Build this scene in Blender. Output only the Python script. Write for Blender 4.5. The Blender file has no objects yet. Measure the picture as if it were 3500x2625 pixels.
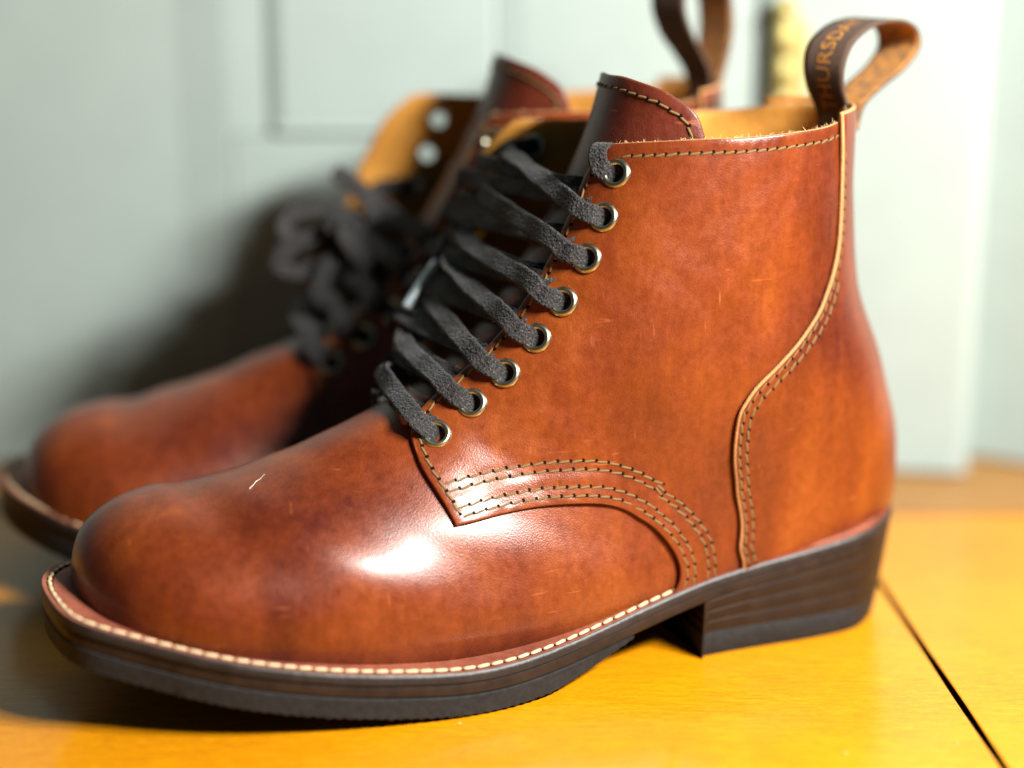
import bpy, math, random
import numpy as np
from mathutils import Vector, Matrix
from mathutils.geometry import delaunay_2d_cdt

random.seed(7); RNG = np.random.default_rng(7)
sc = bpy.context.scene
C = sc.collection
PI = math.pi

# ------------------------------------------------------------------ camera, light, exposure
cam_d = bpy.data.cameras.new('camera'); cam = bpy.data.objects.new('camera', cam_d); C.objects.link(cam)
cam.location = (0, 0, .2412)
cam.rotation_euler = (math.radians(90 - 14.4941), 0, 0)
cam_d.sensor_width = 36; cam_d.lens = 36 * 3928.33 / 2212
cam_d.clip_start = .01; cam_d.clip_end = 50
cam_d.dof.use_dof = True; cam_d.dof.focus_distance = .576; cam_d.dof.aperture_fstop = 2.2
sc.camera = cam

w = bpy.data.worlds.new('World'); sc.world = w; w.use_nodes = True
bg = w.node_tree.nodes['Background']
bg.inputs[0].default_value = (.42, .82, 1.0, 1); bg.inputs[1].default_value = .056

LPOS = Vector((.440, .235, .495)); LAIM = Vector((-.01, .60, .07))   # a small window-like source, right of the camera
kd = bpy.data.lights.new('key_lamp', 'AREA'); key = bpy.data.objects.new('key_lamp', kd); C.objects.link(key)
kd.shape = 'RECTANGLE'; kd.size = .24; kd.size_y = .06; kd.energy = 22.5; kd.color = (1, .97, .93)
_z = (LPOS - LAIM).normalized(); _x = Vector((.57, .82, 0)); _x = (_x - _z * _x.dot(_z)).normalized(); _y = _z.cross(_x)
key.matrix_world = Matrix(((_x[0], _y[0], _z[0], LPOS[0]), (_x[1], _y[1], _z[1], LPOS[1]), (_x[2], _y[2], _z[2], LPOS[2]), (0, 0, 0, 1)))

sc.view_settings.view_transform = 'Standard'; sc.view_settings.look = 'None'
sc.view_settings.exposure = 0; sc.view_settings.gamma = 1
sc.cycles.use_denoising = True
sc.cycles.max_bounces = 8
sc.cycles.sample_clamp_indirect = 4

# ------------------------------------------------------------------ materials
MATS = {}
def newmat(name):
    m = bpy.data.materials.new(name); m.use_nodes = True; MATS[name] = m
    nt = m.node_tree; return m, nt, nt.nodes['Principled BSDF']
def nd(nt, t, **kw):
    n = nt.nodes.new(t)
    for k, v in kw.items():
        if k.startswith('i_'):
            key_ = k[2:]; n.inputs[int(key_) if key_.isdigit() else key_.replace('_', ' ')].default_value = v
        else: setattr(n, k, v)
    return n
def coords(nt, scale=(1, 1, 1), rot=(0, 0, 0)):
    tc = nd(nt, 'ShaderNodeTexCoord'); mp = nd(nt, 'ShaderNodeMapping')
    mp.inputs['Scale'].default_value = scale; mp.inputs['Rotation'].default_value = rot
    nt.links.new(tc.outputs['Object'], mp.inputs['Vector']); return mp.outputs['Vector']
def noise(nt, vec, scale, detail=3, rough=.55, dist=0):
    n = nd(nt, 'ShaderNodeTexNoise', i_Scale=scale, i_Detail=detail, i_Roughness=rough, i_Distortion=dist)
    nt.links.new(vec, n.inputs['Vector']); return n.outputs['Fac']
def ramp(nt, fac, stops):
    r = nd(nt, 'ShaderNodeValToRGB'); e = r.color_ramp.elements
    while len(e) < len(stops): e.new(.5)
    for el, (p, c) in zip(e, stops): el.position = p; el.color = (*c, 1) if len(c) == 3 else c
    nt.links.new(fac, r.inputs['Fac']); return r.outputs['Color']
def mixc(nt, fac, a, b, mode='MIX'):
    m = nd(nt, 'ShaderNodeMix', data_type='RGBA', blend_type=mode)
    for s, v in ((m.inputs[0], fac), (m.inputs[6], a), (m.inputs[7], b)):
        if hasattr(v, 'links') or isinstance(v, bpy.types.NodeSocket): nt.links.new(v, s)
        else: s.default_value = v if not isinstance(v, tuple) else ((*v, 1) if len(v) == 3 else v)
    return m.outputs[2]
def math_(nt, op, a, b=0.0):
    m = nd(nt, 'ShaderNodeMath', operation=op)
    for s, v in zip(m.inputs, (a, b)):
        if isinstance(v, bpy.types.NodeSocket): nt.links.new(v, s)
        else: s.default_value = v
    return m.outputs[0]
def bump(nt, bs, h, strength, dist, prev=None):
    b = nd(nt, 'ShaderNodeBump', i_Strength=strength, i_Distance=dist)
    nt.links.new(h, b.inputs['Height'])
    if prev is not None: nt.links.new(prev, b.inputs['Normal'])
    if bs is not None: nt.links.new(b.outputs[0], bs.inputs['Normal'])
    return b.outputs[0]

def leather(name, light, mid, dark, rough=.36, coat=.22, scr=1.0):
    m, nt, bs = newmat(name)
    v = coords(nt)
    big = noise(nt, coords(nt, (1, 1, .55), (0, .35, 0)), 21, 2, .5, .2)
    strk = noise(nt, coords(nt, (150, 150, 26), (0, .45, 0)), 1.0, 4, .65, .3)
    fac = math_(nt, 'ADD', math_(nt, 'MULTIPLY', big, .76), math_(nt, 'MULTIPLY', strk, .24))
    col = ramp(nt, fac, [(.30, dark), (.5, mid), (.70, light)])
    med = noise(nt, v, 330, 5, .7)
    col = mixc(nt, .5, col, ramp(nt, med, [(.32, (.62, .56, .52)), (.68, (1.3, 1.36, 1.45))]), 'MULTIPLY')
    # fine grain cells
    vo = nd(nt, 'ShaderNodeTexVoronoi', i_Scale=1800); nt.links.new(v, vo.inputs['Vector'])
    fine = noise(nt, v, 2600, 2)
    grain = math_(nt, 'ADD', vo.outputs['Distance'], math_(nt, 'MULTIPLY', fine, .5))
    col = mixc(nt, .22, col, ramp(nt, grain, [(.25, (1.15, 1.15, 1.15)), (1.0, (.6, .56, .52))]), 'MULTIPLY')
    # thin pale scuffs
    tot = None
    for (sc_, ro_, thr) in (((70, 70, 620), (.5, .35, .2), .66), ((620, 80, 80), (.2, .5, .6), .665), ((90, 90, 380), (1.1, .9, .3), .69)):
        q1 = noise(nt, coords(nt, sc_, ro_), 1.0, 2, .5); q2 = noise(nt, coords(nt, (38, 38, 38), ro_), 1.3, 2)
        t_ = math_(nt, 'MULTIPLY', ramp(nt, q1, [(thr, (0, 0, 0)), (thr + .06, (1, 1, 1))]), ramp(nt, q2, [(.57, (0, 0, 0)), (.68, (1, 1, 1))]))
        tot = t_ if tot is None else math_(nt, 'MAXIMUM', tot, t_)
    sm = math_(nt, 'MULTIPLY', tot, .34 * scr)
    col = mixc(nt, sm, col, (.40, .125, .040))
    nt.links.new(col, bs.inputs['Base Color'])
    rr = ramp(nt, med, [(.25, (rough - .07,) * 3), (.8, (rough + .10,) * 3)])
    nt.links.new(rr, bs.inputs['Roughness'])
    bs.inputs['Coat Weight'].default_value = coat; bs.inputs['Coat Roughness'].default_value = .23
    bs.inputs['Specular IOR Level'].default_value = .26
    wr = noise(nt, coords(nt, (1, 1, 1)), 75, 3, .6, .8)
    b1 = bump(nt, None, wr, .10, .0012)
    bump(nt, bs, grain, .36, .00015, b1)
    return m
leather('leather', (.236, .0550, .0068), (.142, .0258, .0046), (.060, .0088, .0036), .33, .30)
leather('leather_tongue', (.16, .032, .010), (.10, .018, .0075), (.055, .009, .005), .42, .12)
leather('leather_welt', (.30, .105, .060), (.22, .065, .036), (.13, .032, .019), .5, .0, .5)

def fibrous(name, a, b, scale=420, rough=.9, bstr=.6):
    m, nt, bs = newmat(name); v = coords(nt)
    n1 = noise(nt, v, scale, 5, .7); n2 = noise(nt, v, 60, 3)
    col = ramp(nt, math_(nt, 'ADD', math_(nt, 'MULTIPLY', n1, .55), math_(nt, 'MULTIPLY', n2, .45)), [(.3, b), (.7, a)])
    nt.links.new(col, bs.inputs['Base Color']); bs.inputs['Roughness'].default_value = rough
    bs.inputs['Specular IOR Level'].default_value = .2
    bump(nt, bs, n1, bstr, .0005); return m
fibrous('flesh', (.50, .235, .042), (.36, .15, .022))
fibrous('raw_edge', (.47, .255, .105), (.28, .125, .042), 900, .85, .8)
fibrous('raw_edge_dark', (.11, .028, .012), (.05, .012, .007), 900, .5, .4)

def lace_mat():
    m, nt, bs = newmat('lace'); v = coords(nt)
    n1 = noise(nt, v, 1500, 5, .85); n2 = noise(nt, v, 700, 3, .6)
    col = ramp(nt, n1, [(.40, (.0035, .0033, .0033)), (.52, (.011, .0102, .010)), (.62, (.060, .056, .053)), (.72, (.20, .19, .18))])
    nt.links.new(col, bs.inputs['Base Color']); bs.inputs['Roughness'].default_value = .82
    bs.inputs['Sheen Weight'].default_value = .07; bs.inputs['Sheen Roughness'].default_value = .5
    bs.inputs['Specular IOR Level'].default_value = .3
    wv = nd(nt, 'ShaderNodeTexVoronoi', i_Scale=1100); nt.links.new(v, wv.inputs['Vector'])
    b = bump(nt, None, wv.outputs['Distance'], .8, .0005); bump(nt, bs, n2, .6, .0004, b)
lace_mat()
def plain(name, col, rough=.6, metal=0, spec=.5, nscale=None, var=.25, bs_=.2, bd=.0003, coat=0):
    m, nt, bs = newmat(name); v = coords(nt)
    n = noise(nt, v, nscale or 300, 4, .6)
    lo = tuple(c * (1 - var) for c in col); hi = tuple(min(1, c * (1 + var)) for c in col)
    nt.links.new(ramp(nt, n, [(.3, lo), (.7, hi)]), bs.inputs['Base Color'])
    bs.inputs['Roughness'].default_value = rough; bs.inputs['Metallic'].default_value = metal
    bs.inputs['Specular IOR Level'].default_value = spec; bs.inputs['Coat Weight'].default_value = coat
    bump(nt, bs, n, bs_, bd); return m
plain('eyelet_brass', (.40, .37, .27), .30, 1, .5, 500, .2, .06)
plain('thread_olive', (.125, .080, .028), .7, 0, .3, 3500, .45, .5)
plain('thread_cream', (.50, .38, .22), .75, 0, .3, 2500, .3, .5)
plain('stitch_hole', (.006, .002, .001), .9, 0, .1)
plain('sole_edge', (.0125, .006, .003), .46, 0, .28, 170, .5, .35, .0007, .05)
plain('welt_edge', (.012, .0085, .007), .48, 0, .4, 160, .5, .5, .0008, .0)
plain('heel_stack', (.0145, .007, .0032), .55, 0, .25, 150, .3, .15, .0005, .0)
plain('rubber', (.013, .0127, .0125), .66, 0, .22, 420, .35, .35, .0005)
plain('aglet', (.42, .50, .53), .3, .3, .5, 400, .15, .1, .0003, .5)
plain('brass', (.38, .33, .13), .62, 1, .5, 60, .12, .05)
plain('gap_dark', (.05, .055, .05), .9)
plain('gap_black', (.010, .006, .003), .9, 0, .05)
plain('hair', (.7, .66, .6), .5)
plain('lace_fibre', (.13, .125, .12), .8)
plain('fray', (.66, .47, .25), .9)

def strap_mat():
    m, nt, bs = newmat('strap'); v = coords(nt)
    n = noise(nt, v, 1500, 3, .7)
    nt.links.new(ramp(nt, n, [(.3, (.034, .017, .010)), (.7, (.085, .045, .026))]), bs.inputs['Base Color'])
    bs.inputs['Roughness'].default_value = .85
    wv = nd(nt, 'ShaderNodeTexWave', i_Scale=900, i_Distortion=1.5); nt.links.new(v, wv.inputs['Vector'])
    bump(nt, bs, wv.outputs['Fac'], .5, .0003)
    m, nt, bs = newmat('strap_inner'); v = coords(nt)
    n = noise(nt, v, 300, 4, .7)
    nt.links.new(ramp(nt, n, [(.36, (.10, .05, .025)), (.55, (.30, .125, .02)), (.75, (.42, .19, .03))]), bs.inputs['Base Color'])
    bs.inputs['Roughness'].default_value = .85
    wv = nd(nt, 'ShaderNodeTexWave', i_Scale=900, i_Distortion=1.5); nt.links.new(v, wv.inputs['Vector'])
    bump(nt, bs, wv.outputs['Fac'], .5, .0003)
strap_mat()
plain('strap_letter', (.40, .165, .025), .85, 0, .3, 1500, .35, .5)

def wood(name, a, b, rough=.17, coat=.5):
    m, nt, bs = newmat(name)
    v = coords(nt, (9, 90, 9)); n1 = noise(nt, v, 6, 5, .65, .6)
    v2 = coords(nt, (70, 520, 60)); n2 = noise(nt, v2, 1.6, 5, .75)
    v3 = coords(nt); n3 = noise(nt, v3, 9, 3); n4 = noise(nt, coords(nt, (300, 600, 300)), 1.0, 2, .8)
    f = math_(nt, 'ADD', math_(nt, 'ADD', math_(nt, 'MULTIPLY', n1, .30), math_(nt, 'MULTIPLY', n2, .30)), math_(nt, 'ADD', math_(nt, 'MULTIPLY', n3, .22), math_(nt, 'MULTIPLY', n4, .2)))
    col = ramp(nt, f, [(.41, b), (.59, a)])
    pr = noise(nt, coords(nt, (420, 1500, 420)), 1.0, 2, .6)                      # short dark pores along the grain
    col = mixc(nt, ramp(nt, pr, [(.66, (0, 0, 0)), (.74, (.5, .5, .5))]), col, tuple(c * .45 for c in b))
    vd = nd(nt, 'ShaderNodeTexVoronoi', i_Scale=55); nt.links.new(coords(nt, (1, 1, 0)), vd.inputs['Vector'])
    sp_ = math_(nt, 'MULTIPLY', math_(nt, 'LESS_THAN', vd.outputs['Distance'], .022), .55)   # dust
    col = mixc(nt, sp_, col, (.75, .66, .5))
    nt.links.new(col, bs.inputs['Base Color'])
    bs.inputs['Roughness'].default_value = .45; bs.inputs['Specular IOR Level'].default_value = .15
    bs.inputs['Coat Weight'].default_value = coat
    cr_ = ramp(nt, n3, [(.3, (rough - .06,) * 3), (.7, (rough + .08,) * 3)]); nt.links.new(cr_, bs.inputs['Coat Roughness'])
    bump(nt, bs, n2, .12, .0003)
    return m
wood('wood', (.54, .225, .0018), (.385, .132, .0010))
wood('wood_brown', (.30, .15, .035), (.22, .10, .02), .3, .3)
plain('paint', (.270, .328, .304), .45, 0, .4, 40, .03, .05, .0005)

# ------------------------------------------------------------------ object helpers
def tag(o, label=None, cat=None, group=None, kind=None):
    for k, v in (('label', label), ('category', cat), ('group', group), ('kind', kind)):
        if v: o[k] = v
    return o
def empty(name, loc=(0, 0, 0), rz=0.0):
    o = bpy.data.objects.new(name, None); C.objects.link(o); o.location = loc; o.rotation_euler = (0, 0, rz); o.empty_display_size = .02
    return o
MIR = 1
def mesh(name, verts, faces, mats, midx=None, smooth=True, mirror=True):
    v = np.array(verts, float)
    if mirror and MIR < 0:
        v = v.copy(); v[:, 1] *= -1; faces = [tuple(reversed(f)) for f in faces]
    me = bpy.data.meshes.new(name); me.from_pydata(v.tolist(), [], [tuple(int(i) for i in f) for f in faces])
    for m in ([mats] if isinstance(mats, str) else mats): me.materials.append(MATS[m])
    if midx is not None: me.polygons.foreach_set('material_index', np.array(midx, np.int32))
    me.polygons.foreach_set('use_smooth', np.full(len(me.polygons), smooth))
    me.update(); return me
def obj(name, me, parent=None, mat=None):
    o = bpy.data.objects.new(name, me); C.objects.link(o)
    if parent is not None: o.parent = parent
    if mat is not None: o.matrix_local = mat
    return o
class MB:
    def __init__(s): s.v = []; s.f = []; s.m = []
    def add(s, v, f, m=0):
        b = len(s.v); s.v += [tuple(p) for p in v]; s.f += [tuple(i + b for i in q) for q in f]; s.m += [m] * len(f)
    def box(s, x0, x1, y0, y1, z0, z1, m=0):
        v = [(x, y, z) for z in (z0, z1) for y in (y0, y1) for x in (x0, x1)]
        s.add(v, [(0, 2, 3, 1), (4, 5, 7, 6), (0, 1, 5, 4), (2, 6, 7, 3), (0, 4, 6, 2), (1, 3, 7, 5)], m)
def bevel_obj(o, wd=.0015, seg=3):
    b = o.modifiers.new('bevel', 'BEVEL'); b.width = wd; b.segments = seg; b.limit_method = 'ANGLE'; return o

# ------------------------------------------------------------------ boot surface: rings along a bent spine
# columns: front x,z / back x,z / half width lateral, medial / superellipse n / warp / y shift
R = np.array([
 (.1045,.2020,.0250,.2020,.0330,.0345,2.1,1.00,0), (.1115,.1755,.0240,.1755,.0335,.0350,2.1,1.00,0),
 (.1235,.1505,.0230,.1480,.0350,.0355,2.1,1.00,0), (.138,.1275,.0195,.1190,.0360,.0360,2.1,1.00,0),
 (.153,.1085,.0080,.0880,.0365,.0355,2.15,1.00,0), (.168,.0955,.0008,.0600,.0350,.0335,2.2,1.00,0),
 (.183,.0865,.0050,.0310,.0345,.0325,2.3,1.00,0), (.198,.0805,.0400,.0140,.0370,.0335,2.35,1.05,.001),
 (.213,.0742,.0950,.0080,.0430,.0375,2.45,1.12,.001), (.229,.0692,.1550,.0030,.0490,.0435,2.5,1.16,.001),
 (.2445,.0652,.2020,.0020,.0498,.0470,2.30,1.14,0), (.2575,.0650,.2410,.0030,.0470,.0440,2.12,1.10,-.001),
 (.2690,.0622,.2640,.0040,.0392,.0352,1.95,1.04,-.002), (.2782,.0562,.2765,.0060,.0278,.0246,1.85,1.0,-.003),
 (.2832,.0475,.2828,.0120,.0150,.0135,1.85,1.0,-.0035), (.2850,.0310,.2850,.0300,.0005,.0005,1.9,1.0,-.004)])
def spl(tab, k):
    k = np.asarray(k, float); n = len(tab); i = np.clip(np.floor(k).astype(int), 0, n - 2); t = (k - i)[..., None]
    def g(j): return np.where((j < 0)[..., None], 2 * tab[0] - tab[1], np.where((j >= n)[..., None], 2 * tab[-1] - tab[-2], tab[np.clip(j, 0, n - 1)]))
    p0, p1, p2, p3 = g(i - 1), g(i), g(i + 1), g(i + 2)
    return .5 * (2 * p1 + (p2 - p0) * t + (2 * p0 - 5 * p1 + 4 * p2 - p3) * t ** 2 + (3 * p1 - p0 - 3 * p2 + p3) * t ** 3)
def S(k, f):
    k, f = np.broadcast_arrays(np.asarray(k, float), np.asarray(f, float))
    r = spl(R, k + 1); f = (f + PI) % (2 * PI) - PI
    s = np.sin(f); c = np.cos(f); e = 2 / r[..., 6]
    u = (1 - np.sign(c) * np.abs(c) ** e) / 2
    wd = np.where(f >= 0, r[..., 4], r[..., 5])
    ys = np.sin(PI * np.clip(np.abs(f) / PI, 0, 1) ** r[..., 7])
    y = np.sign(s + 1e-12) * np.abs(ys) ** e * wd + r[..., 8]
    xz = r[..., 0:2] + (r[..., 2:4] - r[..., 0:2]) * u[..., None]
    return np.stack([xz[..., 0], y, xz[..., 1]], -1)
FLAP_OUT = [(.05, -.22, .04)]; FSIGN = [-1]
FH = 1.30                                   # where the loose flap on the far side leaves the foot
def flapw(k):
    t = np.clip((6.0 - k) / 2.6, 0, 1); return t * t * (3 - 2 * t)
def SM(k, f):                                # far side: the loose eyestay opens out like a flap
    k, f = np.broadcast_arrays(np.asarray(k, float), np.asarray(f, float))
    P0 = S(k, f); af = np.abs(((f + PI) % (2 * PI)) - PI)
    fs = FSIGN[0]; hinge = S(k, fs * FH * np.ones_like(f)); tg = S(k, fs * (FH - .03) * np.ones_like(f)) - hinge
    tg /= np.linalg.norm(tg, axis=-1, keepdims=True)
    L = np.zeros_like(k); prev = hinge
    for j in range(1, 13):
        q = S(k, fs * (FH + (np.minimum(af, FH) - FH) * j / 12)); L = L + np.linalg.norm(q - prev, axis=-1); prev = q
    out = np.array(FLAP_OUT[0]) * [1, -fs, 1]
    flat = hinge + tg * L[..., None] + out * (L ** 2 / .032 * np.clip((4.6 - k) / 3.2, .1, 1))[..., None]
    wt = np.where((af < FH) & (f * fs > 0), flapw(k), 0)[..., None]
    wt = wt * .85
    return P0 * (1 - wt) + flat * wt
def nrm(surf, k, f, e=1e-3):
    a = surf(k + e, f) - surf(k - e, f); b = surf(k, f + e) - surf(k, f - e)
    n = np.cross(a, b); return n / (np.linalg.norm(n, axis=-1, keepdims=True) + 1e-15), a / (2 * e), b / (2 * e)
def at(surf, k, f, h=0.0):
    k = np.asarray(k, float); f = np.asarray(f, float); n, _, _ = nrm(surf, k, f)
    return surf(k, f) + n * np.asarray(h)[..., None]
def dense(pts, n=14):                        # smooth open curve through (k,f) knots
    P = np.array(pts, float); N = len(P); o = []
    for i in range(N - 1):
        p0 = P[i - 1] if i else 2 * P[0] - P[1]; p3 = P[i + 2] if i + 2 < N else 2 * P[-1] - P[-2]
        t = np.linspace(0, 1, n, endpoint=False)[:, None]; p1, p2 = P[i], P[i + 1]
        o.append(.5 * (2 * p1 + (p2 - p0) * t + (2 * p0 - 5 * p1 + 4 * p2 - p3) * t * t + (3 * p1 - p0 - 3 * p2 + p3) * t ** 3))
    return np.concatenate(o + [P[-1:]])
def resample(surf, kf, step, h=0.0):
    p = at(surf, kf[:, 0], kf[:, 1], h); d = np.r_[0, np.cumsum(np.linalg.norm(np.diff(p, axis=0), axis=1))]
    n = max(2, int(round(d[-1] / step)) + 1); s = np.linspace(0, d[-1], n)
    return np.c_[np.interp(s, d, kf[:, 0]), np.interp(s, d, kf[:, 1])]
def shift(surf, kf, d3):                     # move (k,f) by a 3D tangent vector
    n, a, b = nrm(surf, kf[:, 0], kf[:, 1])
    J = np.stack([a, b], -1); JT = np.swapaxes(J, 1, 2); M = JT @ J
    return kf + np.linalg.solve(M, (JT @ d3[..., None]))[..., 0]
def inpoly(pt, poly):
    x, y = pt[:, 0][:, None], pt[:, 1][:, None]; a = poly; b = np.roll(poly, -1, 0)
    c = ((a[:, 1] > y) != (b[:, 1] > y)) & (x < (b[:, 0] - a[:, 0]) * (y - a[:, 1]) / (b[:, 1] - a[:, 1] + 1e-15) + a[:, 0])
    return c.sum(1) % 2 == 1
def offset_curve(surf, kf, d, side=1, closed=False):
    p = at(surf, kf[:, 0], kf[:, 1]); n, _, _ = nrm(surf, kf[:, 0], kf[:, 1])
    t = (np.roll(p, -1, 0) - np.roll(p, 1, 0)) if closed else np.gradient(p, axis=0)
    if closed:
        e1 = np.roll(p, -1, 0) - p; e0 = p - np.roll(p, 1, 0)
        e1 /= np.linalg.norm(e1, axis=1, keepdims=True) + 1e-12; e0 /= np.linalg.norm(e0, axis=1, keepdims=True) + 1e-12
        t = e0 + e1
    t /= np.linalg.norm(t, axis=1, keepdims=True) + 1e-12
    return shift(surf, kf, np.cross(n, t) * d * side)
SC = np.array([15., 32.])
def panel(name, segs, surf, h1, h0, mats, parent, sp=1.5, holes=(), edge_mat=None, dh=None, i1=.00025, i2=.0007, topedge=False):
    pts = []; em = []
    for i, s in enumerate(segs):
        r = resample(surf, s, .0013)[:-1]; pts.append(r); em += [(edge_mat[i] if edge_mat else 1)] * len(r)
    B = np.concatenate(pts); A = np.roll(B, -1, 0)
    if (B[:, 0] * A[:, 1] - A[:, 0] * B[:, 1]).sum() < 0: B = B[::-1].copy(); em = em[::-1]; em = em[1:] + em[:1]
    side = 1
    tst = offset_curve(surf, B, .002, 1, True)
    if inpoly(tst, B).mean() < .5: side = -1
    L1 = offset_curve(surf, B, i1, side, True); L2 = offset_curve(surf, B, i2, side, True)
    loops = [B, L1, L2]; nb = len(B)
    HL = []
    for (hk, hf, rad) in holes:
        a = np.linspace(0, 2 * PI, 20, endpoint=False); c = np.full((20, 2), (hk, hf)); n, ta, _ = nrm(surf, c[:, 0], c[:, 1])
        ta = ta / np.linalg.norm(ta, axis=1, keepdims=True); tb = np.cross(n, ta)
        HL.append(shift(surf, c, (ta * np.cos(a)[:, None] + tb * np.sin(a)[:, None]) * rad))
    lo, hi = (L2 * SC).min(0), (L2 * SC).max(0)
    gx = np.arange(lo[0], hi[0], sp); gy = np.arange(lo[1], hi[1], sp * .87)
    G = np.array([(x + (sp / 2 if j % 2 else 0), y) for j, y in enumerate(gy) for x in gx])
    G = G[inpoly(G, L2 * SC)]
    bd = np.concatenate([L2 * SC] + [h * SC for h in HL])
    keep = np.ones(len(G), bool)
    for i in range(0, len(G), 2000):
        keep[i:i + 2000] = (((G[i:i + 2000, None] - bd[None]) ** 2).sum(-1).min(1) > (.55 * sp) ** 2)
    G = G[keep]
    inp = [Vector(p) for p in (L2 * SC)]; ed = [(i, (i + 1) % nb) for i in range(nb)]
    for h in HL:
        b = len(inp); inp += [Vector(p) for p in h * SC]; ed += [(b + i, b + (i + 1) % len(h)) for i in range(len(h))]
    inp += [Vector(p) for p in G]
    vc, _, fc, ov, _, _ = delaunay_2d_cdt(inp, ed, [], 0, 1e-6)
    V = np.array([tuple(v) for v in vc]); Fc = np.array([tuple(f) for f in fc])
    cen = V[Fc].mean(1); ok = inpoly(cen, L2 * SC)
    for h in HL: ok &= ~inpoly(cen, h * SC)
    Fc = Fc[ok]; remap = {}
    for i, o in enumerate(ov):
        for q in o: remap[q] = i
    kf = V / SC; n, a, b = nrm(surf, kf[:, 0], kf[:, 1]); base = surf(kf[:, 0], kf[:, 1])
    hh = h1 + (dh(kf, base) if dh is not None else 0)
    top = base + n * np.broadcast_to(hh, (len(kf),))[:, None]; bot = base + n * h0
    v = np.concatenate([top, bot]); NV = len(kf); faces = []; mi = []
    # orient outwards
    p = top[Fc]; fn = np.cross(p[:, 1] - p[:, 0], p[:, 2] - p[:, 0])
    flip = (fn * n[Fc[:, 0]]).sum(1) < 0
    for t, fl in zip(Fc, flip):
        t = t[::-1] if fl else t
        faces.append(tuple(t)); mi.append(0); faces.append(tuple(int(i) + NV for i in t[::-1])); mi.append(2)
    bidx = [remap[i] for i in range(nb)]
    extra = []
    for Lp, hgt in ((L1, -.00022), (B, -.0008)):
        nn, _, _ = nrm(surf, Lp[:, 0], Lp[:, 1]); hb = h1 + (dh(Lp, surf(Lp[:, 0], Lp[:, 1])) if dh is not None else 0)
        extra.append(surf(Lp[:, 0], Lp[:, 1]) + nn * np.broadcast_to(hb + hgt, (nb,))[:, None])
    b1 = 2 * NV; b0 = 2 * NV + nb; v = np.concatenate([v] + extra)
    # decide winding of the rim quads
    i = 0; q = v[[bidx[0], bidx[1], b1 + 1, b1]]; fnq = np.cross(q[1] - q[0], q[2] - q[0]); fl = (fnq * n[bidx[0]]).sum() < 0
    for i in range(nb):
        j = (i + 1) % nb
        for qd, m in (((bidx[i], bidx[j], b1 + j, b1 + i), em[i] if topedge else 0), ((b1 + i, b1 + j, b0 + j, b0 + i), em[i]), ((b0 + i, b0 + j, NV + bidx[j], NV + bidx[i]), em[i])):
            faces.append(tuple(reversed(qd)) if fl else qd); mi.append(m)
    me = mesh(name, v, faces, mats, mi)
    return obj(name, me, parent), B

# -- pattern pieces in (k,f), lateral side; the far side uses -f
QFRONT = [(.215,.405),(.30,.345),(.68,.290),(1.229,.325),(1.873,.365),(2.336,.362),(2.841,.337),(3.57,.305),(4.3,.318),(4.75,.352),(5.0,.400),(5.352,.501),(5.719,.653),(6.097,.835),(6.725,1.221)]
QBOT = [(6.725,1.221),(6.571,1.234),(6.194,1.255),(5.904,1.295),(5.68,1.358),(5.521,1.433),(5.514,1.511),(5.637,1.598),(5.803,1.697),(6.004,1.816),(6.184,1.917),(6.332,1.999),(6.55,2.12)]
COLLAR = [(.215,.405),(.195,.47),(.147,.761),(.098,1.137),(.084,1.429),(.055,1.755),(.02,2.113),(-.037,2.401),(-.09,2.75),(-.11,PI)]
COUNTER = [(-.14,2.298),(.424,2.353),(1.0,2.387),(1.551,2.349),(2.087,2.179),(2.449,1.999),(2.781,1.838),(3.096,1.721),(3.382,1.668),(3.651,1.649),(4.138,1.662),(4.546,1.692),(4.967,1.753),(5.548,1.917),(5.774,2.031),(6.0,2.16)]
EYES = [(5.126,.601),(4.227,.575),(3.484,.592),(2.796,.618),(2.225,.655),(1.623,.665),(1.098,.643),(.56,.592)]
LAT = [(0,0),(.0015,.0125),(.0065,.0215),(.02,.0322),(.04,.036),(.08,.0385),(.12,.046),(.16,.056),(.20,.058),(.24,.0535),(.268,.0435),(.2875,.0335),(.2938,.016),(.2940,-.003)]
MED = [(.2862,-.0215),(.269,-.0385),(.246,-.0500),(.21,-.052),(.17,-.043),(.13,-.034),(.09,-.032),(.05,-.034),(.02,-.0305),(.0065,-.0215),(.0015,-.0125)]
ZX = np.array([-.01,0,.03,.06,.083,.105,.13,.15,.17,.19,.21,.23,.25,.27,.29,.31])
SPR = .0283 * np.clip((ZX - .148) / .155, 0, None) ** 1.9
ZZ = np.r_[[.0408,.0398,.0356,.0318,.0284,.0238,.0182,.0158,.0150], SPR[9:] + .0148]
_zd = np.linspace(-.01, .31, 400); _zv = np.interp(_zd, ZX, ZZ)
_zv = np.convolve(np.pad(_zv, 12, 'edge'), np.ones(25) / 25, 'valid')
def ZT(x): return np.interp(x, _zd, _zv)
def closed_cr(P, n):
    P = np.array(P); N = len(P); o = []
    for i in range(N):
        p0, p1, p2, p3 = P[i - 1], P[i], P[(i + 1) % N], P[(i + 2) % N]; t = np.linspace(0, 1, n, endpoint=False)[:, None]
        o.append(.5 * (2 * p1 + (p2 - p0) * t + (2 * p0 - 5 * p1 + 4 * p2 - p3) * t * t + (3 * p1 - p0 - 3 * p2 + p3) * t ** 3))
    return np.concatenate(o)
def even(P, step, closed=True):
    Q = np.r_[P, P[:1]] if closed else P; d = np.r_[0, np.cumsum(np.linalg.norm(np.diff(Q, axis=0), axis=1))]
    n = int(d[-1] / step); s = np.linspace(0, d[-1], n, endpoint=not closed)
    return np.stack([np.interp(s, d, Q[:, i]) for i in range(Q.shape[1])], 1)
OUTL = even(closed_cr(LAT + MED, 24), .0016)
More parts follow.
